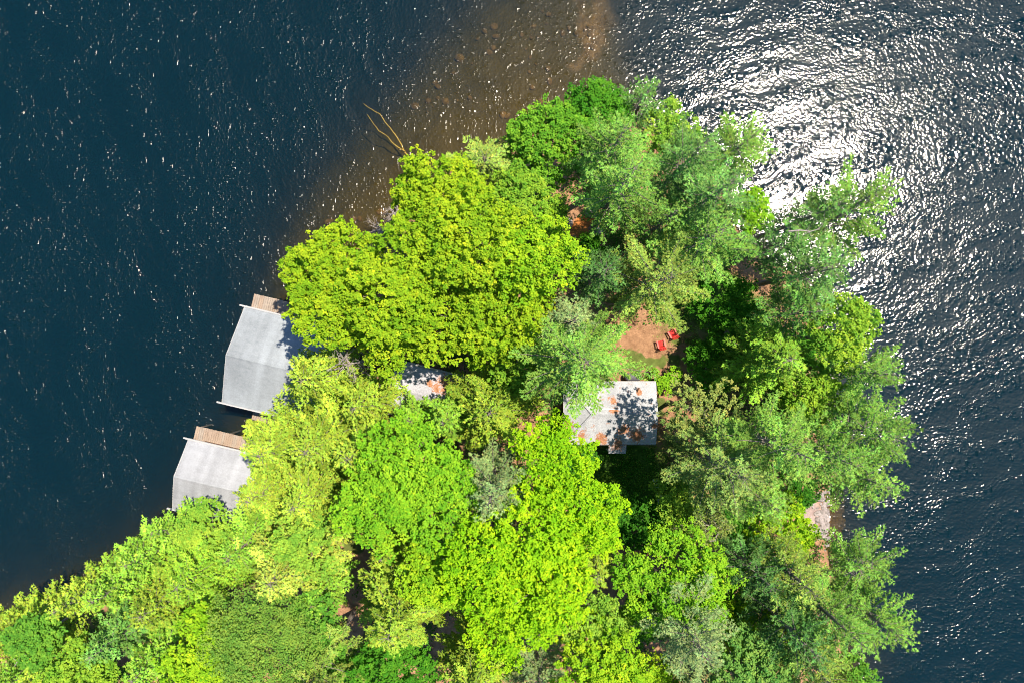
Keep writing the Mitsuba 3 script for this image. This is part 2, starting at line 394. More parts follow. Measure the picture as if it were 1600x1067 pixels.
def conifer(R, h, z0, base, rng, style='pine', dens=1.0):
    """Crown of a needle tree: whorls of branches that carry twigs with tufts of needles. Returns the crown, and the branches as a woody mesh."""
    if style == 'pine':
        step, nb, up0, up1, droop, start, tl, tw, fan, flat = 0.80, 5, 0.02, 0.80, 0.05, 0.26, 0.18, 0.056, 11, 0.25
    elif style == 'spruce':
        step, nb, up0, up1, droop, start, tl, tw, fan, flat = 0.42, 7, -0.25, 0.35, 0.0, 0.15, 0.20, 0.09, 5, 0.3
    else:  # hemlock: flat, drooping, feathery sprays
        step, nb, up0, up1, droop, start, tl, tw, fan, flat = 0.58, 7, -0.05, 0.65, 0.28, 0.20, 0.20, 0.088, 6, 0.6
    zs = np.arange(z0, h - 0.25, step)
    P, D, NN, CT, parts = [], [], [], [], []
    irr = rng.uniform(0, 50, 3)
    for zi, z in enumerate(zs):
        t_ = (z - z0) / (h - z0)
        if style == 'pine':
            prof = (0.78 + 0.22 * math.sin(t_ * 2.6 + 0.4)) * (1 - max(0, t_ - 0.45) / 0.55 * 0.80) * (0.75 + 0.25 * min(1, t_ * 4))
        elif style == 'spruce':
            prof = 1.02 - 0.94 * t_
        else:
            prof = (1 - t_ ** 1.7 * 0.86) * (0.8 + 0.2 * min(1, t_ * 4))
        az = rng.uniform(0, 7) + np.arange(nb) * 2 * np.pi / nb + rng.normal(0, 0.22, nb)
        for a_ in az:
            L = R * prof * rng.uniform(0.66, 1.25) * (0.72 + 0.5 * float(meshkit.noise(np.array([math.cos(a_) * 1.2, math.sin(a_) * 1.2, z * 0.22]) + irr)))
            if L < 0.25:
                continue
            el = up0 + (up1 - up0) * t_ + rng.normal(0, 0.12)
            dirh = np.array([math.cos(a_), math.sin(a_), 0])
            s = np.linspace(0, 1, 6)
            path = dirh * (s * L * math.cos(el))[:, None]
            path[:, 2] = z + s * L * math.sin(el) + (0.16 * L * s ** 3 if style == 'pine' else -droop * L * s ** 2)
            parts.append(tube(path[[0, 3, 5]], [0.015 + 0.009 * L, 0.009 + 0.004 * L, 0.004], 4))
            side = np.array([-dirh[1], dirh[0], 0])
            nt = max(3, int(L * (1 - start) / 0.12))
            ss = np.linspace(start * (1 - 0.7 * max(0, t_ - 0.4)), 1.0, nt) + rng.normal(0, 0.015, nt)
            tone = rng.normal(0, 0.21)
            for k, s_ in enumerate(ss):
                s_ = min(s_, 1.0)
                p0 = np.array([np.interp(s_, s, path[:, j]) for j in range(3)])
                sg = 1 if k % 2 else -1
                tlen = ((1 - s_) * 0.36 + 0.08) * L * rng.uniform(0.6, 1.2) + 0.10
                if k >= nt - 1:
                    sg, tlen = 0, 0.3
                td = unit(dirh * 1.05 + side * sg * 0.62 + np.array([0, 0, 0.18 if style == 'pine' else -0.10]) + rng.normal(0, 0.10, 3))
                nq = max(1, int(tlen / 0.145 * dens))
                q = (np.arange(nq) + rng.uniform(0.3, 1.0, nq)) / nq * tlen
                pp = p0 + td * q[:, None] + rng.normal(0, 0.025, (nq, 3))
                P.append(pp); D.append(np.repeat(td[None], nq, 0)); NN.append(np.repeat(tone, nq)); CT.append(np.repeat(s_, nq))
    P, D, tn, ct = np.vstack(P), np.vstack(D), np.concatenate(NN), np.concatenate(CT)
    # tuft: a fan of needles about the twig's direction
    M = len(P); li = np.repeat(np.arange(M), fan); N = len(li)
    jit = rng.normal(0, 1, (N, 3)) * [1, 1, 1 - flat]
    DD = unit(D[li] * 0.9 + jit * 0.62 + [0, 0, 0.30 * (1 - flat)])
    nor = unit(rng.normal(0, 0.45, (N, 3)) + [0.1, 0.05, 1.0])
    C = tint(base, rng, N, 0.08, 0.13) * (1 + tn[li, None]) * (1 + 0.10 * (ct[li, None] - 0.7))
    C[:, 0] *= 1 + 0.22 * rng.normal(0, 1, M).clip(-1, 2)[li] * 0.6
    v, f, c = sticks(P[li], DD, nor, tl * rng.uniform(0.7, 1.25, N), tw * rng.uniform(0.7, 1.3, N), np.clip(C, 0.003, 0.9))
    trunk_r = 0.10 + 0.011 * h
    z = np.linspace(0, h - 0.1, 8)
    tr = np.stack([np.cumsum(rng.normal(0, 0.03, 8)), np.cumsum(rng.normal(0, 0.03, 8)), z], 1); tr[:, :2] -= tr[0, :2]
    return (v, f, c), join([tube(tr, np.linspace(trunk_r, 0.02, 8), 8)] + parts)


def bare_branches(h, R, rng, z0=1.5, n=16, r0=0.12, depth=3):
    parts = []
    zs = np.linspace(0, h, 6)
    tr = np.stack([np.cumsum(rng.normal(0, 0.08, 6)), np.cumsum(rng.normal(0, 0.08, 6)), zs], 1); tr[:, :2] -= tr[0, :2]
    parts.append(tube(tr, np.linspace(r0, r0 * 0.25, 6), 7))

    def grow(p, d, L, r, k):
        mid = p + d * L * 0.5 + rng.normal(0, 0.06 * L, 3)
        end = p + d * L + rng.normal(0, 0.10 * L, 3) + [0, 0, 0.06 * L]
        parts.append(tube([p, mid, end], [r, r * 0.7, r * 0.35], 4))
        if k > 0:
            for _ in range(3 if k > 1 else 4):
                s_ = rng.uniform(0.35, 1.0)
                q = p * (1 - s_) + end * s_
                grow(q, unit(d + rng.normal(0, 0.55, 3)), L * rng.uniform(0.4, 0.65), r * 0.5, k - 1)

    for _ in range(n):
        z = rng.uniform(z0, h * 0.97); a_ = rng.uniform(0, 7)
        p = np.array([np.interp(z, zs, tr[:, 0]), np.interp(z, zs, tr[:, 1]), z])
        t_ = (z - z0) / (h - z0)
        grow(p, unit(np.array([math.cos(a_), math.sin(a_), 0.25 + 0.5 * t_])), R * (1.0 - 0.45 * t_) * rng.uniform(0.5, 0.85), 0.045, depth - 1)
    return join(parts)


# ------------------------------------------------------------------ trees: colour tones (as seen in sun) and the survey of the wood
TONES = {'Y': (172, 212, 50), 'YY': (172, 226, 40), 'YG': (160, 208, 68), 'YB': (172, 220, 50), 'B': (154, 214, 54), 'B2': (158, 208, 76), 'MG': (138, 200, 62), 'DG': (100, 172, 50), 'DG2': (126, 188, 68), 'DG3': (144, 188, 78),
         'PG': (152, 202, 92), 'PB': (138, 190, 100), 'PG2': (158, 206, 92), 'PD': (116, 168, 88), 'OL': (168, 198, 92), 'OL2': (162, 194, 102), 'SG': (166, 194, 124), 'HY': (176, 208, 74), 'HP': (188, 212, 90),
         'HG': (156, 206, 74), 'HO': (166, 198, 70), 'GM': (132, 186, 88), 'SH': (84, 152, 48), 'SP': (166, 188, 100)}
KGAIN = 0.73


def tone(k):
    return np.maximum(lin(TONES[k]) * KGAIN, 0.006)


TREES = [
    # north end of the point
    ('maple', 856, 228, 54, 13, 'MG', 'mid green maple at the northwest shore, leftmost crown of the northern clump'),
    ('maple', 925, 197, 46, 12, 'DG', 'dark saturated green round maple crown on the northern tip beside the water'),
    ('pine', 1000, 166, 36, 14, 'PB', 'small bluish pine standing at the northernmost tip above the sparkling water'),
    ('maple', 1035, 215, 38, 11, 'B2', 'light green leafy tree just below the small bluish pine of the northern tip'),
    ('pine', 955, 243, 58, 20, 'PG', 'tall grey-green pine directly below the dark round maple of the northern tip'),
    ('pine', 966, 300, 60, 22, 'PG', 'tallest pale green pine in the middle of the northern clump, above the orange needle patch'),
    ('pine', 1070, 258, 58, 19, 'PB', 'bluish green pine on the northeast shore beside the brightest sun glitter'),
    ('pine', 1150, 234, 56, 15, 'PG2', 'pale green feathery tree leaning over the sun glitter at the northeast corner'),
    ('pine', 1102, 315, 60, 20, 'PB', 'dense bluish pine between the pale shore tree and the pale spreading pine'),
    ('maple', 1166, 335, 26, 9, 'B', 'small vivid green leafy tree squeezed against the glittering northeast water'),
    ('pine', 1088, 382, 66, 20, 'PG', 'wide pine with long side sprays reaching right towards the dark shaded lawn'),
    ('pine', 1030, 352, 36, 17, 'PG', 'narrow pine with upright plumes between the two widest northern pines'),
    ('pine', 1020, 445, 74, 19, 'OL', 'broad olive-green pine just above the two red chairs'),
    ('pine', 935, 432, 48, 16, 'PD', 'darker green pine between the yellow maples and the olive pine above the chairs'),
    ('pine', 888, 505, 48, 16, 'SG', 'silvery grey-green pine at the right edge of the big yellow maple clump'),
    ('pine', 902, 562, 78, 20, 'PG2', 'large light green pine overhanging the upper left of the grey house roof'),
    ('spruce', 868, 334, 22, 12, 'HG', 'small pointed spruce left of the orange needle patch'),
    ('hemlock', 760, 268, 64, 14, 'OL', 'pale olive tree on the northwest shore right of the sunken forked log'),
    ('maple', 812, 330, 50, 14, 'YG', 'soft yellow-green tree between the pale olive shore tree and the pointed spruce'),
    # yellow maples of the northwest
    ('maple', 497, 436, 38, 12, 'Y', 'yellow-green maple at the far west end of the big maple clump, above the large boathouse'),
    ('maple', 556, 420, 52, 14, 'Y', 'yellow-green maple above the large boathouse dock, second from the west end'),
    ('maple', 528, 486, 50, 14, 'Y', 'yellow-green maple right beside the upper right corner of the large boathouse roof'),
    ('maple', 608, 470, 62, 16, 'Y', 'yellow-green maple in the lower middle of the big maple clump, behind the grey shore brush'),
    ('maple', 690, 325, 62, 15, 'Y', 'yellow-green maple at the upper edge of the big clump right of the grey shore brush'),
    ('maple', 664, 308, 30, 13, 'Y', 'yellow-green maple where the sunken forked log meets the bank'),
    ('maple', 745, 385, 66, 17, 'Y', 'tall yellow-green maple at the centre of the big clump'),
    ('maple', 672, 405, 58, 16, 'Y', 'yellow-green maple left of the clump centre facing the brown shallows'),
    ('maple', 832, 412, 52, 16, 'YB', 'brightest yellow maple at the right end of the big clump'),
    ('maple', 690, 490, 62, 13.5, 'Y', 'yellow-green maple at the lower centre of the clump above the hidden cabin roof'),
    ('maple', 782, 485, 64, 14, 'Y', 'yellow-green maple at the lower right of the clump beside the silvery pine'),
    ('maple', 616, 528, 42, 12, 'Y', 'yellow-green maple overhanging the left end of the hidden cabin roof'),
    ('maple', 742, 525, 36, 10.5, 'Y', 'yellow-green maple overhanging the top of the hidden cabin roof'),
    ('maple', 812, 560, 46, 10.5, 'YG', 'green maple between the yellow clump and the pine over the house'),
    # west shore, hemlocks behind the boathouses
    ('hemlock', 496, 590, 56, 14, 'HY', 'yellow hemlock covering the right side of the large boathouse roof'),
    ('hemlock', 572, 630, 40, 13, 'HY', 'small yellow hemlock left of the hidden cabin roof'),
    ('hemlock', 432, 700, 60, 14, 'HY', 'yellow hemlock above the dock of the small boathouse'),
    ('hemlock', 505, 692, 60, 15, 'HY', 'feathery yellow hemlock second in from the small boathouse dock'),
    ('hemlock', 566, 700, 46, 15, 'HY', 'yellow hemlock at the left edge of the vivid green maples'),
    ('hemlock', 646, 652, 34, 9, 'HG', 'low green hemlock directly below the hidden cabin roof'),
    ('maple', 648, 710, 60, 16, 'B', 'vivid green lumpy maple below the hidden cabin'),
    ('maple', 608, 768, 52, 16, 'B', 'vivid green lumpy maple at the lower left of the vivid group'),
    ('maple', 688, 775, 58, 16, 'B', 'vivid green lumpy maple left of the silver pine in the middle of the wood'),
    ('hemlock', 768, 636, 66, 13, 'HO', 'olive-yellow hemlock halfway between the hidden cabin and the house'),
    ('hemlock', 700, 650, 36, 12, 'HG', 'small green hemlock just right of the hidden cabin roof'),
    ('pine', 770, 755, 60, 18, 'SG', 'lone silver-green pine in the middle of the wood'),
    ('maple', 862, 712, 54, 15, 'YY', 'neon yellow-green maple at the lower left corner of the house'),
    ('maple', 895, 790, 56, 16, 'YY', 'neon yellow-green maple bordering the grassy clearing below the house'),
    ('maple', 832, 812, 60, 17, 'YY', 'neon yellow-green maple right below the lone silver pine'),
    ('maple', 758, 860, 58, 17, 'YY', 'neon yellow-green maple at the left of the bright central strip'),
    ('maple', 848, 888, 64, 17, 'YY', 'neon yellow-green maple at the centre of the bright central strip'),
    ('maple', 688, 868, 48, 15, 'YB', 'yellow-tinged maple between the vivid greens and the olive plumed hemlock'),
    ('maple', 795, 935, 54, 15, 'YY', 'neon yellow-green maple at the lower end of the bright central strip'),
    ('hemlock', 922, 868, 38, 14, 'HO', 'narrow olive hemlock at the right edge of the bright central strip'),
    ('hemlock', 412, 768, 46, 13, 'HY', 'yellow hemlock overhanging the right end of the small boathouse roof'),
    ('hemlock', 486, 772, 58, 15, 'HY', 'yellow hemlock two crowns right of the small boathouse'),
    ('hemlock', 556, 795, 50, 15, 'HY', 'yellow hemlock directly above the bare brown gap in the wood'),
    ('maple', 492, 832, 40, 13, 'B2', 'green leafy crown among yellow hemlocks left of the bare brown gap'),
    ('hemlock', 610, 850, 30, 11, 'HY', 'small golden hemlock on the right rim of the bare brown gap'),
    ('hemlock', 455, 880, 70, 15, 'HP', 'pale straw-yellow hemlock left of the bare brown gap'),
    ('hemlock', 510, 915, 34, 12, 'HG', 'low green hemlock in the shade on the left rim of the bare brown gap'),
    ('maple', 328, 832, 42, 11, 'HG', 'smooth round green crown touching the lower edge of the small boathouse'),
    ('hemlock', 268, 832, 34, 11, 'HG', 'slim green tree at the water left of the small boathouse lower corner'),
    ('hemlock', 386, 850, 52, 13, 'HG', 'fresh green hemlock just inland of the smooth round crown'),
    ('hemlock', 312, 892, 58, 14, 'YG', 'yellow-green hemlock one crown below the small boathouse'),
    ('hemlock', 222, 868, 46, 12, 'HG', 'light green hemlock leaning over the western water below the boathouses'),
    ('hemlock', 258, 935, 54, 13, 'HO', 'olive-yellow hemlock in the middle of the southwest wood'),
    ('hemlock', 180, 918, 44, 12, 'HG', 'light green shore hemlock at the centre of the southwest bank'),
    ('hemlock', 120, 935, 38, 12, 'HY', 'yellow shore hemlock with bare twigs on the southwest bank'),
    ('maple', 72, 985, 34, 11, 'DG2', 'solid green crown between yellow hemlocks at the left end of the bank'),
    ('hemlock', 24, 985, 42, 11, 'HY', 'bright yellow hemlock leftmost at the water, beside a dead grey branch'),
    ('maple', 432, 990, 72, 15, 'DG3', 'large dull dark green dome in the southwest wood'),
    ('maple', 345, 988, 46, 14, 'YB', 'bright yellow-green maple left of the large dull green dome'),
    ('hemlock', 190, 990, 46, 13, 'GM', 'muted blue-green hemlock inland of the southwest bank'),
    ('hemlock', 255, 1020, 52, 14, 'HG', 'green hemlock at the lower frame edge, southwest wood'),
    ('maple', 150, 1045, 48, 12, 'YG', 'yellow-green maple near the lower left corner'),
    ('hemlock', 78, 1052, 44, 12, 'HY', 'yellow hemlock in the lower left corner'),
    ('maple', 330, 1060, 50, 13, 'YB', 'bright leafy crown cut by the lower edge below the yellow maple'),
    ('maple', 505, 955, 36, 12, 'DG2', 'dark green crown between the dull green dome and the bare brown gap'),
    ('pine', 500, 1045, 60, 16, 'OL', 'olive pine at the lower edge right of the dull green dome'),
    ('hemlock', 630, 938, 76, 18, 'HO', 'large olive-yellow hemlock with plumes pointing into the bare brown gap'),
    ('maple', 622, 1042, 58, 13, 'DG', 'dark green crown at the lower edge under the large plumed hemlock'),
    ('hemlock', 742, 1040, 64, 16, 'HO', 'olive-yellow hemlock at the centre of the lower edge'),
    ('maple', 560, 1020, 30, 9, 'DG2', 'small shaded green tree left of the dark crown at the lower edge'),
    ('pine', 842, 1040, 50, 16, 'SG', 'silver-green pine at the lower edge below the bright central strip'),
    ('maple', 930, 1030, 62, 15, 'YB', 'yellow-green maple at the lower edge right of the silver-green pine'),
    ('maple', 922, 955, 44, 13, 'B2', 'soft green crown at the lower right of the bright central strip'),
    # southeast
    ('maple', 1035, 890, 74, 14, 'B', 'broad vivid green maple below the half dead tree'),
    ('pine', 1068, 968, 64, 19, 'SG', 'silver-grey pine below the broad vivid maple'),
    ('maple', 1064, 785, 40, 6, 'B2', 'low light green tree beside the grey ladder'),
    ('maple', 1216, 818, 42, 7, 'YB', 'yellow-green low tree beside the rocky landing'),
    ('pine', 1228, 892, 50, 16, 'OL', 'olive pine just below the rocky landing'),
    ('pine', 1172, 885, 44, 15, 'PD', 'dark green pine left of the olive pine below the landing'),
    ('pine', 1354, 892, 62, 13, 'PG', 'pine with star-like plumes over the eastern water below the landing', (1306, 900)),
    ('pine', 1362, 962, 56, 15, 'PG2', 'easternmost pine of the southeast shore, plumes reaching over dark water'),
    ('pine', 1292, 958, 60, 18, 'PG', 'tall pine inland of the star-plumed shore pines'),
    ('pine', 1225, 970, 58, 17, 'PD', 'dark shaded pine in the middle of the southeast wood'),
    ('pine', 1262, 1030, 56, 17, 'OL', 'olive pine near the lower edge on the southeast shore'),
    ('maple', 1165, 970, 50, 9, 'YB', 'low leafy tree with yellow sprigs left of the dark shaded pine'),
    ('maple', 1150, 1040, 62, 14, 'GM', 'muted green round crown at the lower edge, southeast wood'),
    ('maple', 1305, 1048, 46, 12, 'DG2', 'green leafy crown at the lower edge beside the eastern water'),
    ('maple', 1010, 1050, 38, 10, 'YB', 'yellow leafy tree at the lower edge left of the silver-grey pine'),
    ('pine', 1085, 1050, 42, 15, 'SG', 'small silver pine cut by the lower edge'),
    # east shore
    ('maple', 1084, 642, 54, 12, 'SP', 'speckled pale olive tree casting shade on the house roof'),
    ('pine', 1120, 722, 68, 19, 'OL2', 'wide pale olive pine right of the house with dead grey limbs below it'),
    ('pine', 1200, 690, 64, 21, 'PG2', 'tall light green pine in the middle of the eastern wood'),
    ('pine', 1168, 765, 48, 17, 'PG2', 'light green pine below the wide olive pine'),
    ('pine', 1272, 702, 58, 20, 'PG', 'tall pine second from the eastern water, above the landing'),
    ('pine', 1345, 672, 64, 18, 'PG', 'largest pine on the east shore, overhanging the dark water'),
    ('pine', 1328, 738, 54, 17, 'PG2', 'yellow-tipped pine over the water right above the rocky landing'),
    ('pine', 1348, 580, 50, 16, 'PG', 'flat-topped pine reaching out over the eastern water, above the largest one'),
    ('hemlock', 1202, 560, 60, 13.5, 'HG', 'yellow-green hemlock right of the shaded lawn'),
    ('maple', 1290, 525, 46, 14, 'YG', 'yellow-green maple on the east shore beside the fading glitter'),
    ('pine', 1240, 490, 44, 15, 'GM', 'soft green tree above the yellow-green hemlock'),
    ('maple', 1256, 610, 44, 11, 'YG', 'yellow leafy tree between the yellow-green hemlock and the shore pebbles'),
    ('pine', 1268, 425, 64, 16, 'PB', 'bluish pine on the northeast cove with water glinting through'),
    ('pine', 1333, 328, 58, 15, 'PG2', 'thin pale green pine standing out over the glitter at the northeast'),
    ('pine', 1275, 335, 44, 14, 'PB', 'sparse bluish pine left of the thin pale green pine'),
    ('pine', 1205, 388, 34, 12, 'PD', 'dark small pine at the head of the northeast cove'),
    # low growth
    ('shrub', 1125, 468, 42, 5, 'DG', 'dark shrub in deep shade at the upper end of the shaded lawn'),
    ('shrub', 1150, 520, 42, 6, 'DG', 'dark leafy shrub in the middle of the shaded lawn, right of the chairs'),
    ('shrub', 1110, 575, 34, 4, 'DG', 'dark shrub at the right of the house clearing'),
    ('shrub', 958, 795, 32, 4, 'SH', 'green shrub at the left side of the grassy clearing'),
    ('shrub', 1005, 815, 34, 5, 'SH', 'green shrub left of the low light tree in the grassy clearing'),
    ('shrub', 1000, 945, 34, 5, 'DG', 'dark green shrub left under the broad vivid maple'),
    ('shrub', 1140, 800, 30, 5, 'SH', 'leafy shrub right of the half dead tree'),
    ('shrub', 1160, 855, 34, 5, 'DG', 'dark shrub beside the bare brown patch of the southeast wood'),
    ('shrub', 910, 400, 26, 4, 'DG', 'dark shrub just below the orange needle patch'),
    ('shrub', 900, 718, 26, 3, 'SH', 'green shrub under the lower left eave of the house'),
    ('shrub', 1032, 590, 16, 1.5, 'B', 'bright green bush at the upper right corner of the house'),
    ('shrub', 1130, 930, 34, 6, 'DG', 'dark green shrub right of the silver-grey pine'),
    ('hemlock', -22, 1015, 44, 11, 'HY', 'yellow hemlock cut by the left edge, lowest on the southwest bank'),
    ('hemlock', 18, 1062, 40, 11, 'HG', 'green hemlock cut by the lower left corner, below the dead grey branch'),
    ('shrub', 1262, 546, 30, 4, 'SH', 'green shrub in the gap below the yellow-green maple of the east shore'),
    ('shrub', 1214, 640, 30, 4, 'SH', 'green shrub in the gap above the tall light green pine of the eastern wood'),
    ('shrub', 1246, 762, 26, 3, 'SH', 'green shrub at the upper end of the path to the rocky landing'),
]

KINDS = {'maple': ('maple_tree', 'broadleaved trees of the wooded point'), 'pine': ('pine_tree', 'pine trees of the wooded point'), 'hemlock': ('hemlock_tree', 'hemlock trees of the wooded point'),
         'spruce': ('spruce_tree', 'spruce trees of the wooded point'), 'shrub': ('shrub', 'shrubs in the clearings of the point')}


def plant(i, kind, u, v, r, h, tn, label, foot=None):
    rng = np.random.default_rng(1000 + i)
    name, group = KINDS[kind]
    key = numbered(name)
    zmid = {'maple': 0.74, 'pine': 0.72, 'hemlock': 0.70, 'spruce': 0.6, 'shrub': 0.62}[kind] * h
    R = r * (ALT - zmid - 1) / FOC * {'maple': 1.10, 'pine': 1.10, 'hemlock': 1.14, 'spruce': 1.1, 'shrub': 1.1}[kind]
    x, y, _ = W(u, v, zmid + 1)
    g = float(ground(x, y)[0])
    if g < 0.05:
        # the crown hangs over the lake: the foot of the trunk stands on the bank and the tree leans out
        dd = np.hypot(GX - x, GY - y) + np.where(GZ > 0.35, 0, 1e3)
        jy, jx = np.unravel_index(np.argmin(dd), dd.shape)
        fx, fy = GX[jy, jx], GY[jy, jx]; fz = float(GZ[jy, jx])
    else:
        fx, fy, fz = x, y, g
    if foot:
        fx, fy, _ = W(*foot, 0.8); fz = float(ground(fx, fy)[0])
    lean = np.array([(x - fx), (y - fy)]) / max(zmid, 1)
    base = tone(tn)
    if kind in ('maple', 'shrub'):
        small = kind == 'shrub'
        Rz = min(R * (0.85 if not small else 0.7), h * 0.45)
        opts = dict(leaf=0.19, dens=350, lump=0.33, fine=0.44) if tn in ('B', 'YY', 'YB', 'B2') else dict(leaf=0.18, dens=350, lump=0.27, fine=0.36)
        if small or tn in ('DG', 'SP'):
            opts = dict(leaf=0.17, dens=400, lump=0.26, fine=0.36)
        if tn == 'SP':
            opts.update(dens=190, least=0)
        if tn == 'DG3':
            opts = dict(leaf=0.14, dens=640, lump=0.34, fine=0.62)
        (cv, cf, cc), tg = broadleaf(R, Rz, h - Rz, base, rng, **opts)
        pick = tg[rng.permutation(len(tg))[:min(len(tg), 12)]]
        wood = limbs_to(pick, h, h * 0.15, 0.07 + 0.012 * h, rng)
        mat = 'leaf_material'
    else:
        z0 = h * {'pine': 0.42, 'hemlock': 0.34, 'spruce': 0.12}[kind]
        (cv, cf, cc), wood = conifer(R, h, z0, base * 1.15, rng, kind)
        mat = 'needle_material'
    off = np.array([fx, fy, fz - 0.05])

    def place(vv):
        vv = vv.copy()
        vv[:, :2] += lean * vv[:, 2:3]
        return vv + off
    add(f'{key}__crown', (place(cv), cf), mat, color=cc)
    add(f'{key}__trunk', (place(wood[0]), wood[1]), 'bark_material', smooth=True)
    labels[key] = {'label': label, 'category': 'shrub' if kind == 'shrub' else 'tree', 'group': group}
    return len(cf) + len(wood[1])


tris = 0
for i, row in enumerate(TREES):
    tris += plant(i, *row)

# ------------------------------------------------------------------ buildings
def slab(p, th):
    """A roof plane of thickness th under the polygon p (counter-clockwise from above)."""
    p = np.asarray(p, float); n = len(p)
    q = p - [0, 0, th]
    v = np.vstack([p, q])
    f = [[0, i, i + 1] for i in range(1, n - 1)] + [[n, n + i + 1, n + i] for i in range(1, n - 1)]
    for i in range(n):
        j = (i + 1) % n
        f += [[i, n + i, n + j], [i, n + j, j]]
    return v, np.array(f)


def paint(mesh, c):
    v, f, _ = meshkit.arrays(mesh)
    v2 = v[f].reshape(-1, 3)
    return (v2, np.arange(len(v2)).reshape(-1, 3)), np.repeat(np.asarray(c, float)[None], len(v2), 0)


def painted(key, mesh, c, m=None, **props):
    g, col = paint(mesh, c)
    return add(key, g, 'painted_material', color=col, m=m, **props)


WOODBROWN, WHITE, DARKGLASS, TRIM = (0.16, 0.10, 0.065), (0.62, 0.62, 0.60), (0.03, 0.035, 0.04), (0.40, 0.40, 0.40)


def gable_house(key, label, cat, O, ang, width, length, eave, ridge, base, roofmat, ridge_off=0.0, boat=True, wall_c=WOODBROWN, trim=TRIM):
    m = T().translate([float(O[0]), float(O[1]), 0]).rotate([0, 0, 1], ang)
    hw = width / 2
    labels[key] = {'label': label, 'category': cat}
    oh = 0.40
    slope = (ridge - eave) / hw
    # two roof planes that meet at the ridge, each with a drip edge
    for nm, sg in (('roof', 1), ('roof_001', -1)):
        p = [(0, sg * hw, eave), (0, 0, ridge), (length, 0, ridge), (length, sg * hw, eave)]
        if sg < 0:
            p = p[::-1]
        p = p[::-1] if np.cross(np.subtract(p[1], p[0]), np.subtract(p[2], p[1]))[2] < 0 else p
        add(f'{key}__{nm}', slab(p, 0.10), roofmat, m=m)
    cap = join([slab([(-0.03, -0.16, ridge - 0.16 * slope + 0.02), (length + 0.03, -0.16, ridge - 0.16 * slope + 0.02), (length + 0.03, 0, ridge + 0.03), (-0.03, 0, ridge + 0.03)], 0.02),
                slab([(-0.03, 0, ridge + 0.03), (length + 0.03, 0, ridge + 0.03), (length + 0.03, 0.16, ridge - 0.16 * slope + 0.02), (-0.03, 0.16, ridge - 0.16 * slope + 0.02)], 0.02)])
    add(f'{key}__ridge_cap', cap, roofmat, m=m)
    for nm, sg in (('gutter', 1), ('gutter_001', -1)):
        painted(f'{key}__{nm}', box(length + 0.55, 0.13, 0.13, (length / 2 - 0.20, sg * (hw + 0.068), eave - 0.02)), trim, m)
    for nm, sg in (('rake_board', 1), ('rake_board_001', -1)):
        p = [(-0.045, sg * hw, eave + 0.025), (-0.045, 0, ridge + 0.025), (-0.003, 0, ridge + 0.025), (-0.003, sg * hw, eave + 0.025)]
        if np.cross(np.subtract(p[1], p[0]), np.subtract(p[2], p[1]))[2] < 0:
            p = p[::-1]
        painted(f'{key}__{nm}', slab(p, 0.2), trim, m)
    ww, x0, x1 = hw - oh, oh, length - oh
    top = eave - 0.10
    for nm, sg in (('wall', 1), ('wall_001', -1)):
        painted(f'{key}__{nm}', box(x1 - x0 - 0.01, 0.14, top - base + oh * slope * 0.9, ((x0 + x1) / 2, sg * (ww - 0.07), (top + base + oh * slope * 0.9) / 2)), wall_c, m)
    pts = np.array([(-ww + 0.15, base), (ww - 0.15, base), (ww - 0.15, top + 0.15 * slope), (0, ridge - 0.14), (-ww + 0.15, top + 0.15 * slope)])
    import shapely.geometry as sg_
    poly = sg_.Polygon(pts)
    back = trimesh.creation.extrude_polygon(poly, 0.14)
    R = np.array([[0, 0, 1, 0], [1, 0, 0, 0], [0, 1, 0, 0], [0, 0, 0, 1.0]])
    back.apply_transform(R); bk = back.copy(); bk.apply_translation([x1 - 0.14, 0, 0]); painted(f'{key}__wall_002', bk, wall_c, m)
    if boat:
        bays = (ww * 2 - 0.9) / 2
        for i, c in enumerate((-(bays + 0.3) / 2, (bays + 0.3) / 2)):
            poly = poly.difference(sg_.box(c - bays / 2, base - 1, c + bays / 2, base + 2.35))
        front = trimesh.creation.extrude_polygon(poly, 0.14)
    else:
        front = trimesh.creation.extrude_polygon(poly.difference(sg_.box(-0.45, base, 0.45, base + 2.0)), 0.14)
    front.apply_transform(R); front.apply_translation([x0, 0, 0]); painted(f'{key}__wall_003', front, wall_c, m)
    if boat:
        for i, c in enumerate((-(bays + 0.3) / 2, (bays + 0.3) / 2)):
            painted(f'{key}__door' + ('' if i == 0 else '_001'), box(0.06, bays - 0.06, 1.1, (x0 + 0.07, c, base + 1.79)), WHITE, m)
    else:
        painted(f'{key}__door', box(0.06, 0.86, 1.96, (x0 + 0.07, 0, base + 0.99)), WHITE, m)
    return m


BW, BW2, HW, CW = (0.300, 0.335, 0.365), (0.335, 0.352, 0.38), (0.41, 0.43, 0.46), (0.44, 0.445, 0.49)
roof_material('boathouse_roof_material', BW, -13.4, 3, dirt=0.45)
roof_material('small_boathouse_roof_material', BW2, -13.0, 8, dirt=0.35)
gable_house('boathouse', 'large boathouse with low grey gable roof standing in the water', 'boathouse', (-23.81, -1.13), -13.4, 8.33, 9.2, 3.6, 5.1, 0.3, 'boathouse_roof_material')
gable_house('boathouse_001', 'small boathouse with pale grey gable roof nearest the lower left', 'boathouse', (-28.54, -11.41), -13.0, 6.1, 7.6, 3.2, 4.35, 0.3, 'small_boathouse_roof_material')
cz = float(ground(-7.0, -4.5)[0])
CABIN = W(607, 604, 5.4)
roof_material('cabin_roof_material', CW, -14.0, 12, [(*W(697, 603, 5)[:2], 0.8), (*W(683, 609, 5)[:2], 0.35), (*W(710, 612, 5)[:2], 0.8), (*W(670, 598, 5)[:2], 0.3)], 0.5, 0.3)
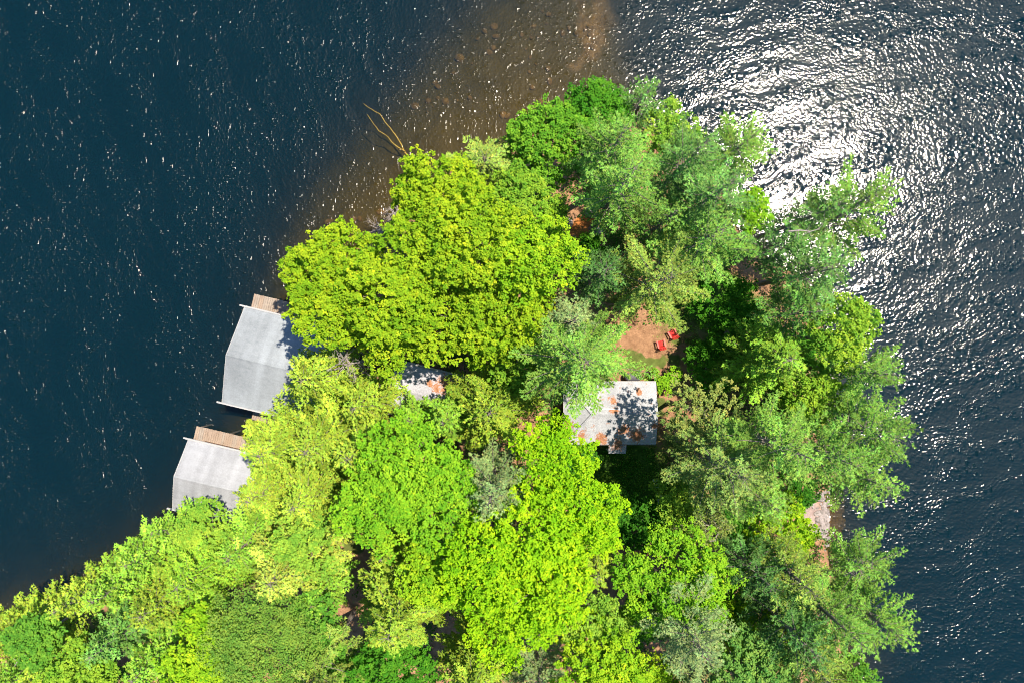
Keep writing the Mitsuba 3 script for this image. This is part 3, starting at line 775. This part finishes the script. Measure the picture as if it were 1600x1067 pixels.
gable_house('cabin', 'small cabin mostly hidden under maples with pale roof and rusty needle drifts', 'cabin', CABIN[:2], -14.0, 4.4, 5.8, cz + 2.5, cz + 3.4, cz - 0.3, 'cabin_roof_material', boat=False)

# the house: low roof hipped at the left, gabled at the right, with a small porch roof
hx0, hx1, hy0, hy1, he, hr = 4.36, 12.10, -8.63, -3.36, 4.6, 5.5
hym, hap = (hy0 + hy1) / 2, 6.6
patch = [(*W(886, 664, 5)[:2], 0.5), (*W(909, 680, 5)[:2], 0.45), (*W(939, 686, 5)[:2], 0.5), (*W(975, 672, 5)[:2], 0.55), (*W(995, 680, 5)[:2], 0.6), (*W(958, 627, 5)[:2], 0.4), (*W(966, 697, 5)[:2], 0.5),
         (*W(888, 690, 5)[:2], 0.3), (*W(1000, 612, 5)[:2], 0.25), (*W(960, 640, 5)[:2], 0.35), (*W(1022, 664, 5)[:2], 0.3)]
roof_material('house_roof_material', HW, 0.0, 21, patch, 0.8, 0.25)
labels['house'] = {'label': 'house with pale grey hipped roof dotted with rusty needle patches beside the clearing', 'category': 'house'}
add('house__roof', slab([(hx0, hy0, he), (hx1, hy0, he), (hx1, hym, hr), (hap, hym, hr)], 0.12), 'house_roof_material')
add('house__roof_001', slab([(hx1, hy1, he), (hx0, hy1, he), (hap, hym, hr), (hx1, hym, hr)], 0.12), 'house_roof_material')
add('house__roof_002', slab([(hx0, hy1, he), (hx0, hy0, he), (hap, hym, hr)], 0.12), 'house_roof_material')
add('house__ridge_cap', join([slab([(hap, hym - 0.17, hr - 0.05), (hx1 + 0.02, hym - 0.17, hr - 0.05), (hx1 + 0.02, hym, hr + 0.035), (hap, hym, hr + 0.035)], 0.03),
                              slab([(hap, hym, hr + 0.035), (hx1 + 0.02, hym, hr + 0.035), (hx1 + 0.02, hym + 0.17, hr - 0.05), (hap, hym + 0.17, hr - 0.05)], 0.03)]), 'house_roof_material')
for k_, yc in enumerate((hy0, hy1)):
    add('house__hip_cap' + ('' if k_ == 0 else '_001'), tube([(hx0 + 0.02, yc + (0.02 if yc < hym else -0.02), he + 0.02), (hap, hym, hr + 0.04)], [0.075, 0.075], 6), 'house_roof_material')
painted('house__vent', box(1.7, 0.10, 0.09, (8.1, hym + 0.42, hr - 0.10)), (0.55, 0.56, 0.58))
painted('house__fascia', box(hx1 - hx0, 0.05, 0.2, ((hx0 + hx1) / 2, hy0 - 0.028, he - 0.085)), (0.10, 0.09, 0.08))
painted('house__fascia_001', box(hx1 - hx0, 0.05, 0.2, ((hx0 + hx1) / 2, hy1 + 0.028, he - 0.085)), TRIM)
painted('house__fascia_002', box(0.05, hy1 - hy0, 0.2, (hx0 - 0.028, hym, he - 0.085)), TRIM)
hb = float(ground(8, -6)[0]) - 0.3
for k_, (sx, sy, cx, cy) in enumerate(((hx1 - hx0 - 1.0, 0.14, (hx0 + hx1) / 2, hy0 + 0.55), (hx1 - hx0 - 1.0, 0.14, (hx0 + hx1) / 2, hy1 - 0.55), (0.14, hy1 - hy0 - 1.25, hx0 + 0.57, hym), (0.14, hy1 - hy0 - 1.25, hx1 - 0.57, hym))):
    painted('house__wall' + ('' if k_ == 0 else f'_{k_:03d}'), box(sx, sy, he - 0.02 - hb, (cx, cy, (he - 0.02 + hb) / 2)), (0.20, 0.17, 0.14))
for k_, cx in enumerate((5.9, 11.0)):
    kk = 'house__window' + ('' if k_ == 0 else '_001')
    painted(kk + '__frame', box(1.2, 0.06, 1.0, (cx, hy0 + 0.45, hb + 1.75)), WHITE)
    painted(kk + '__pane', box(1.04, 0.02, 0.84, (cx, hy0 + 0.41, hb + 1.75)), DARKGLASS)
gbl = trimesh.creation.extrude_polygon(__import__('shapely').geometry.Polygon([(hy0 + 0.7, he - 0.05), (hy1 - 0.7, he - 0.05), (hym, hr - 0.22)]), 0.12)
gbl.apply_transform(np.array([[0, 0, 1, 0], [1, 0, 0, 0], [0, 1, 0, 0], [0, 0, 0, 1.0]])); gbl.apply_translation([hx1 - 0.64, 0, 0])
painted('house__gable', gbl, (0.20, 0.17, 0.14))
add('house__porch_roof', slab([(8.15, hy0 - 0.80, he - 0.22), (9.62, hy0 - 0.80, he - 0.22), (9.62, hy0 - 0.06, he - 0.06), (8.15, hy0 - 0.06, he - 0.06)], 0.08), 'house_roof_material')
for k_, cx in enumerate((8.25, 9.52)):
    painted('house__porch_post' + ('' if k_ == 0 else '_001'), box(0.1, 0.1, he - 0.3 - hb, (cx, hy0 - 0.68, (he - 0.3 + hb) / 2)), WHITE)

# ------------------------------------------------------------------ docks of single planks
def dock(key, label, O, ang, a0, a1, b0, b1, mats):
    """Decking of single planks laid across two stringers on posts; a along, b across, in the boathouse's directions."""
    rng = np.random.default_rng(len(label))
    m0 = T().rotate([0, 0, 1], ang)
    labels[key] = {'label': label, 'category': 'dock'}
    n = int((a1 - a0) / 0.19); pw = (a1 - a0) / n
    shapes = [mikit.ply(box(pw - 0.022, b1 - b0, 0.04), mt, smooth=False) for mt in mats]
    for i in range(n):
        k_ = f'{key}__plank' + ('' if i == 0 else f'_{i:03d}')
        sh = shapes[int(rng.integers(len(shapes)))]
        scene[k_] = {**sh, 'to_world': m0.translate([a0 + (i + 0.5) * pw, (b0 + b1) / 2 + rng.normal(0, 0.012), 0.55 + rng.normal(0, 0.003)]).rotate([0, 0, 1], float(rng.normal(0, 0.25)))}
    for i, bb in enumerate((b0 + 0.2, b1 - 0.2)):
        add(f'{key}__stringer' + ('' if i == 0 else '_001'), box(a1 - a0 - 0.1, 0.08, 0.18, ((a0 + a1) / 2, bb, 0.43)), 'bark_material', m=m0)
    i = 0
    for aa in (a0 + 0.3, (a0 + a1) / 2, a1 - 0.3):
        for bb in (b0 + 0.11, b1 - 0.11):
            add(f'{key}__post' + ('' if i == 0 else f'_{i:03d}'), (lambda q: (q.vertices, q.faces))(trimesh.creation.cylinder(0.07, 2.6, sections=8, transform=trimesh.transformations.translation_matrix([aa, bb, -0.8]))), 'bark_material', m=m0)
            i += 1


dock('dock', 'weathered plank dock along the upper side of the large boathouse', None, -13.4, -23.55, -16.6, -2.95, -1.22, ['deck_wood_grey_material', 'deck_wood_material', 'deck_wood_grey_material'])
dock('dock_001', 'brown plank dock along the upper side of the small boathouse', None, -13.0, -25.96, -20.0, -15.15, -13.76, ['deck_wood_material', 'deck_wood_material', 'deck_wood_grey_material'])
dock('dock_002', 'end of a brown plank dock peeping out below the large boathouse', None, -13.4, -21.2, -16.0, -12.25, -10.95, ['deck_wood_material', 'deck_wood_grey_material'])


# ------------------------------------------------------------------ red lawn chairs
RED, REDL = (0.56, 0.035, 0.030), (0.62, 0.05, 0.04)


def lawn_chair(key, label, u, v, ang):
    z = float(ground(*W(u, v, 2.2)[:2])[0])
    p = W(u, v, z + 0.4)
    m = T().translate([float(p[0]), float(p[1]), z + 0.02]).rotate([0, 0, 1], ang).scale(0.88)
    labels[key] = {'label': label, 'category': 'chair', 'group': 'red slatted chairs in the clearing'}
    tl = trimesh.transformations
    # the sitter looks along +y; the seat falls to the back, the back rest leans away
    for i in range(5):
        s = box(0.56, 0.088, 0.022); s.apply_transform(tl.rotation_matrix(0.20, [1, 0, 0])); s.apply_translation([0, 0.26 - 0.105 * i, 0.37 - 0.021 * i])
        painted(f'{key}__seat_slat' + ('' if i == 0 else f'_{i:03d}'), s, RED, m)
    for i in range(5):
        o = i - 2
        L = 0.86 - 0.05 * abs(o)
        s = box(0.105, 0.022, L, (0, 0, L / 2)); s.apply_transform(tl.rotation_matrix(0.045 * o, [0, 1, 0]))
        s.apply_transform(tl.rotation_matrix(0.50, [1, 0, 0])); s.apply_translation([0.112 * o, -0.24, 0.24])
        painted(f'{key}__back_slat' + ('' if i == 0 else f'_{i:03d}'), s, RED, m)
    rail = box(0.60, 0.03, 0.07, (0, -0.40, 0.56)); painted(f'{key}__back_rail', rail, RED, m)
    for i, sx in enumerate((-1, 1)):
        sfx = '' if i == 0 else '_001'
        painted(f'{key}__armrest{sfx}', box(0.14, 0.74, 0.026, (sx * 0.36, 0.0, 0.56)), (0.66, 0.16, 0.14), m)
        painted(f'{key}__leg{sfx}', box(0.045, 0.10, 0.545, (sx * 0.335, 0.24, 0.272)), RED, m)
        bl = box(0.03, 0.95, 0.10); bl.apply_transform(tl.rotation_matrix(0.34, [1, 0, 0])); bl.apply_translation([sx * 0.297, -0.14, 0.20])
        painted(f'{key}__back_leg{sfx}', bl, RED, m)


lawn_chair('lawn_chair', 'red slatted lawn chair standing in full sun at the shadow edge', 1033, 537, 14)
lawn_chair('lawn_chair_001', 'red slatted lawn chair half under the olive pine, upper of the pair', 1051, 521, 30)

# dark rounded tank behind the house
p = W(996, 588, 2.8); gz = float(ground(p[0], p[1])[0])
tank = trimesh.creation.capsule(height=0.75, radius=0.36, count=[20, 14]); tank.apply_transform(trimesh.transformations.rotation_matrix(math.pi / 2, [0, 1, 0])); tank.apply_translation([p[0] - 0.37, p[1] - 0.05, gz + 0.62])
labels['tank'] = {'label': 'dark grey rounded tank tucked against the upper edge of the house roof', 'category': 'tank'}
add('tank__body', paint(tank, (0.10, 0.10, 0.12))[0], 'painted_material', color=paint(tank, (0.10, 0.10, 0.12))[1])
for i, dx in enumerate((-0.3, 0.3)):
    painted('tank__leg' + ('' if i == 0 else '_001'), box(0.08, 0.5, 0.34, (p[0] + dx, p[1] - 0.05, gz + 0.15)), (0.12, 0.12, 0.12))
painted('tank__cap', trimesh.creation.cylinder(0.10, 0.12, sections=14, transform=trimesh.transformations.translation_matrix([p[0], p[1] - 0.05, gz + 1.03])), (0.16, 0.16, 0.18))

# ladder lying in the clearing
p0, p1 = W(1024, 748, 2.4), W(1033, 788, 2.4)
mid, dv = (p0 + p1) / 2, p1 - p0
lz = float(ground(mid[0], mid[1])[0]) + 0.22
ml = T().translate([float(mid[0]), float(mid[1]), lz]).rotate([0, 0, 1], math.degrees(math.atan2(dv[1], dv[0])))
Ln = float(np.linalg.norm(dv[:2]))
labels['ladder'] = {'label': 'grey metal ladder lying on the grass below the house', 'category': 'ladder'}
for i, sy in enumerate((-0.17, 0.17)):
    painted('ladder__rail' + ('' if i == 0 else '_001'), box(Ln, 0.07, 0.09, (0, sy, 0)), (0.55, 0.57, 0.60), ml)
for i in range(8):
    painted('ladder__rung' + ('' if i == 0 else f'_{i:03d}'), box(0.07, 0.27, 0.05, ((i - 3.5) * Ln / 8.4, 0, 0)), (0.50, 0.52, 0.55), ml)

# ------------------------------------------------------------------ stones
def stone(rng, r, flat=0.6):
    s = trimesh.creation.icosphere(subdivisions=2 if r > 0.3 else 1, radius=1.0)
    v = s.vertices * (0.72 + 0.56 * meshkit.fbm(s.vertices * 1.1 + rng.uniform(0, 60, 3), 2)[:, None])
    v = v * [r * rng.uniform(0.8, 1.35), r * rng.uniform(0.75, 1.1), r * flat * rng.uniform(0.8, 1.2)]
    an = rng.uniform(0, 6.3); c, s_ = math.cos(an), math.sin(an)
    return v @ np.array([[c, s_, 0], [-s_, c, 0], [0, 0, 1]]), np.array(s.faces)


BOULDERS = [(1268, 828, 0.50, 'pale boulder at the lower side of the rocky landing'), (1281, 776, 0.42, 'grey boulder at the upper side of the rocky landing under the pine'),
            (1290, 803, 0.40, 'broad grey boulder at the waterline in the middle of the landing'), (1297, 788, 0.34, 'small grey boulder at the waterline, upper end of the landing'),
            (1290, 826, 0.36, 'grey boulder half in the water near the lower end of the landing'), (1278, 812, 0.33, 'light grey boulder between the path end and the water'),
            (936, 137, 0.6, 'flat grey rock awash off the northern tip'), (1302, 592, 0.45, 'light rock on the east shore between the yellow maple and the pines'),
            (886, 352, 0.5, 'pale rock at the left of the orange needle patch'), (931, 366, 0.45, 'pale rock at the lower right of the orange needle patch'), (922, 338, 0.55, 'long pale rock above the orange needle patch')]
for i, (u, v, r, lb) in enumerate(BOULDERS):
    rng = np.random.default_rng(300 + i)
    x, y, _ = W(u, v, 0.5); z = float(ground(x, y)[0])
    sv, sf = stone(rng, r)
    add(numbered('boulder'), (sv + [x, y, max(z, -0.12) + 0.05], sf), 'rock_material', smooth=45, label=lb, category='rock', group='boulders of the shore')
rng = np.random.default_rng(77)
parts, parts_w = [], []
for _ in range(230):
    u, v = rng.normal(1290, 10), rng.normal(812, 22)
    x, y, _ = W(u, v, 0.2); z = float(ground(x, y)[0])
    if -0.35 < z < 1.0:
        sv, sf = stone(rng, rng.uniform(0.08, 0.24)); parts.append((sv + [x, y, z + 0.02], sf))
for _ in range(60):
    u, v = rng.normal(1303, 6), rng.normal(600, 14)
    x, y, _ = W(u, v, 0.2); z = float(ground(x, y)[0])
    if -0.35 < z < 1.0:
        sv, sf = stone(rng, rng.uniform(0.08, 0.2)); parts.append((sv + [x, y, z + 0.02], sf))
add('shore_stones', join(parts), 'rock_material', smooth=45, kind='stuff', label='grey stones heaped along the waterline of the rocky landing', category='stones')
for _ in range(260):
    u, v = rng.normal(1312, 20), rng.normal(815, 26)
    x, y, _ = W(u, v, -0.3); z = float(ground(x, y)[0])
    if z < -0.1:
        sv, sf = stone(rng, rng.uniform(0.10, 0.30)); parts_w.append((sv + [x, y, min(z + 0.05, -0.25)], sf))
cand = np.stack([rng.uniform(-27, 12, 4000), rng.uniform(-10, 33, 4000)], 1)
cz_ = ground(cand[:, 0], cand[:, 1])
ok = (cz_ < -0.35) & (cz_ > -2.6) & (meshkit.noise(np.c_[cand * 0.35, cand[:, :1] * 0]) > 0.60)
for (x, y), z in list(zip(cand[ok], cz_[ok]))[:80]:
    r = rng.uniform(0.12, 0.50) ** 1.4
    sv, sf = stone(rng, r); parts_w.append((sv + [x, y, z + 0.05], sf))
add('lakebed_stones', join(parts_w), 'algae_rock_material', smooth=45, kind='stuff', label='golden brown stones under shallow water around the point', category='stones')

# ------------------------------------------------------------------ sunken forked log, dead wood
def curve(pts, z, r0, r1, rng, n=14, wig=0.03):
    P = np.array([W(u, v, z)[:2] for u, v in pts]); t_ = np.linspace(0, 1, len(P)); s = np.linspace(0, 1, n)
    c = np.stack([np.interp(s, t_, P[:, 0]), np.interp(s, t_, P[:, 1]), np.linspace(z, z - 0.25, n)], 1)
    c[1:-1, :2] += rng.normal(0, wig, (n - 2, 2))
    return tube(c, np.linspace(r0, r1, n), 7)


def log_fn(p, n, uv):
    return mikit.mix((0.30, 0.19, 0.03), (0.62, 0.42, 0.08), mikit.fbm(p.x * 4, p.y * 4, p.z, 3))


scene['sunken_wood_material'] = {'type': 'twosided', 'b': {'type': 'diffuse', 'reflectance': mikit.proc(log_fn)}}
rng = np.random.default_rng(5)
labels['sunken_log'] = {'label': 'golden forked tree trunk lying under the brown shallow water off the northwest bank', 'category': 'log'}
add('sunken_log__trunk', curve([(672, 272), (655, 258), (640, 246), (631, 236)], 0.06, 0.085, 0.065, rng), 'sunken_wood_material', smooth=True)
add('sunken_log__branch', curve([(631, 236), (622, 216), (612, 203), (604, 193), (594, 179), (582, 171), (567, 161)], -0.06, 0.06, 0.028, rng), 'sunken_wood_material', smooth=True)
add('sunken_log__branch_001', curve([(633, 237), (617, 227), (605, 214), (592, 205), (582, 192), (573, 178)], -0.06, 0.055, 0.028, rng), 'sunken_wood_material', smooth=True)


def dead(key, label, cat, u, v, h, R, n, seed, depth=3, r0=0.08, z0=0.2, group=None, leaves=None):
    rng = np.random.default_rng(seed)
    x, y, _ = W(u, v, h * 0.7); g = float(ground(x, y)[0])
    bv, bf = bare_branches(h, R, rng, z0, n, r0, depth)
    off = np.array([x, y, max(g, -0.2) - 0.05])
    labels[key] = {'label': label, 'category': cat, **({'group': group} if group else {})}
    add(f'{key}__branches', (bv + off, bf), 'dead_wood_material', smooth=True)
    if leaves:
        tips = bv[rng.integers(0, len(bv), leaves[0])] + rng.normal(0, 0.16, (leaves[0], 3))
        N = len(tips)
        nor = unit(rng.normal(0, 0.5, (N, 3)) + [0.1, 0.05, 1]); dd = unit(np.cross(nor, rng.normal(0, 1, (N, 3))))
        sz = 0.15 * rng.uniform(0.7, 1.3, N)
        lv, lf, lc = kites(tips + off, dd, nor, sz, sz * 0.7, tint(tone(leaves[1]), rng, N), rng)
        add(f'{key}__crown', (lv, lf), 'leaf_material', color=lc)


dead('dead_tree', 'half dead tree with bare grey twigs and thin leaves above the broad vivid maple', 'tree', 1092, 808, 10, 2.4, 26, 11, 3, 0.12, 3.5, leaves=(2600, 'SP'))
dead('dead_tree_001', 'bare grey twiggy tree at the upper right of the hemlock covering the large boathouse', 'tree', 546, 566, 12.5, 2.0, 30, 12, 3, 0.09, 6.0)
dead('dead_bush', 'bare grey brush leaning over the water between the yellow maples, lower of two', 'bush', 602, 358, 2.4, 1.9, 24, 13, 3, 0.06, 0.1)
dead('dead_bush_001', 'bare grey brush over the brown shallows, upper of two beside the maples', 'bush', 622, 333, 2.0, 1.5, 20, 14, 3, 0.05, 0.1)
dead('dead_bush_002', 'tangle of bare grey twigs under the pale olive pine right of the house', 'bush', 1100, 722, 6.5, 1.6, 22, 15, 3, 0.07, 3.0)


def dead_limb(key, label, pts, zs, r0, seed):
    rng = np.random.default_rng(seed)
    P = np.array([W(u, v, z) for (u, v), z in zip(pts, zs)])
    parts = [tube(P, np.linspace(r0, r0 * 0.4, len(P)), 6)]
    for _ in range(7):
        i = rng.integers(0, len(P) - 1); s = rng.uniform(); q = P[i] * (1 - s) + P[i + 1] * s
        d = unit(np.append(rng.normal(0, 1, 2), rng.normal(0, 0.3)))
        e = q + d * rng.uniform(0.3, 0.9)
        parts.append(tube([q, (q + e) / 2 + rng.normal(0, 0.05, 3), e], [r0 * 0.4, r0 * 0.28, r0 * 0.1], 4))
    add(key, join(parts), 'dead_wood_material', smooth=True, label=label, category='branch')


dead_limb('dead_branch', 'crooked white dead branch in the lower left corner of the wood', [(22, 1042), (31, 1027), (48, 1018), (52, 1004)], [8.5, 9.2, 9.6, 10.0], 0.07, 21)
dead_limb('dead_branch_001', 'pale bare branch over the bluish pine of the northeast cove', [(1232, 362), (1250, 360), (1266, 362), (1281, 358)], [14.2, 14.4, 14.4, 14.6], 0.06, 22)
dead_limb('dead_branch_002', 'grey dead limb lying across the wide olive pine right of the house', [(1086, 711), (1104, 718), (1118, 738), (1136, 741)], [12.2, 12.4, 12.2, 12.5], 0.06, 23)

# ------------------------------------------------------------------ ground cover
rng = np.random.default_rng(9)
cand = np.stack([rng.uniform(-46, 33, 50000), rng.uniform(-34, 22, 50000)], 1)
cz_ = ground(cand[:, 0], cand[:, 1]); nz = meshkit.fbm(np.c_[cand * 0.30 + 7, cand[:, :1] * 0], 3)
free = np.ones(len(cand), bool)
for c, r in [(W(1000, 562), 3.2), (W(1030, 545), 2.6), (W(1262, 802), 1.7), (W(563, 862), 2.2), (W(575, 972), 1.7), (W(1130, 858), 1.7), (W(935, 735), 1.2), (W(905, 358), 2.2), (W(968, 985), 1.4), (W(1070, 1050), 1.8), (W(930, 845), 1.4), (W(840, 300), 2.0), (W(1060, 560), 3.5), (W(1190, 445), 2.0)]:
    free &= np.hypot(cand[:, 0] - c[0], cand[:, 1] - c[1]) > r
free &= ~((cand[:, 0] > hx0 - 0.2) & (cand[:, 0] < hx1 + 0.2) & (cand[:, 1] > hy0 - 0.9) & (cand[:, 1] < hy1 + 0.3))
ok = (cz_ > 0.35) & (nz > 0.44) & free
pts = np.c_[cand[ok], cz_[ok]][:7500]
k_ = 7
P = np.repeat(pts, k_, 0) + rng.normal(0, 1, (len(pts) * k_, 3)) * [0.22, 0.22, 0.0] + np.c_[np.zeros((len(pts) * k_, 2)), rng.uniform(0.05, 0.55, len(pts) * k_)]
N = len(P); nor = unit(rng.normal(0, 0.4, (N, 3)) + [0, 0, 1]); dd = unit(np.cross(nor, rng.normal(0, 1, (N, 3)))); sz = rng.uniform(0.12, 0.26, N)
v, f, c = kites(P, dd, nor, sz, sz * 0.6, tint(tone('SH') * 0.8, rng, N), rng)
add('undergrowth', (v, f), 'leaf_material', color=c, kind='stuff', label='low ferns and seedlings covering the wood floor', category='undergrowth')
P = []
for c, r in LAWN:
    q = c[:2] + rng.normal(0, r * 0.48, (5200, 2)); P.append(q)
P = np.vstack(P); z = ground(P[:, 0], P[:, 1])
ok = (z > 0.4) & (meshkit.fbm(np.c_[P * 0.5 + 3, P[:, :1] * 0], 3) > 0.40) & ~((P[:, 0] > hx0) & (P[:, 0] < hx1) & (P[:, 1] > hy0 - 0.8) & (P[:, 1] < hy1))
P = np.c_[P, z][ok]; N = len(P)
dd = unit(rng.normal(0, 0.6, (N, 3)) * [1, 1, 0] + [0, 0, 0.6])
v, f, c = sticks(P, dd, unit(rng.normal(0, 1, (N, 3)) + [0, 0, 0.6]), rng.uniform(0.10, 0.28, N), rng.uniform(0.03, 0.06, N), tint(tone('B2'), rng, N, 0.15, 0.2))
add('grass', (v, f), 'leaf_material', color=c, kind='stuff', label='green grass of the clearings around the house', category='grass')
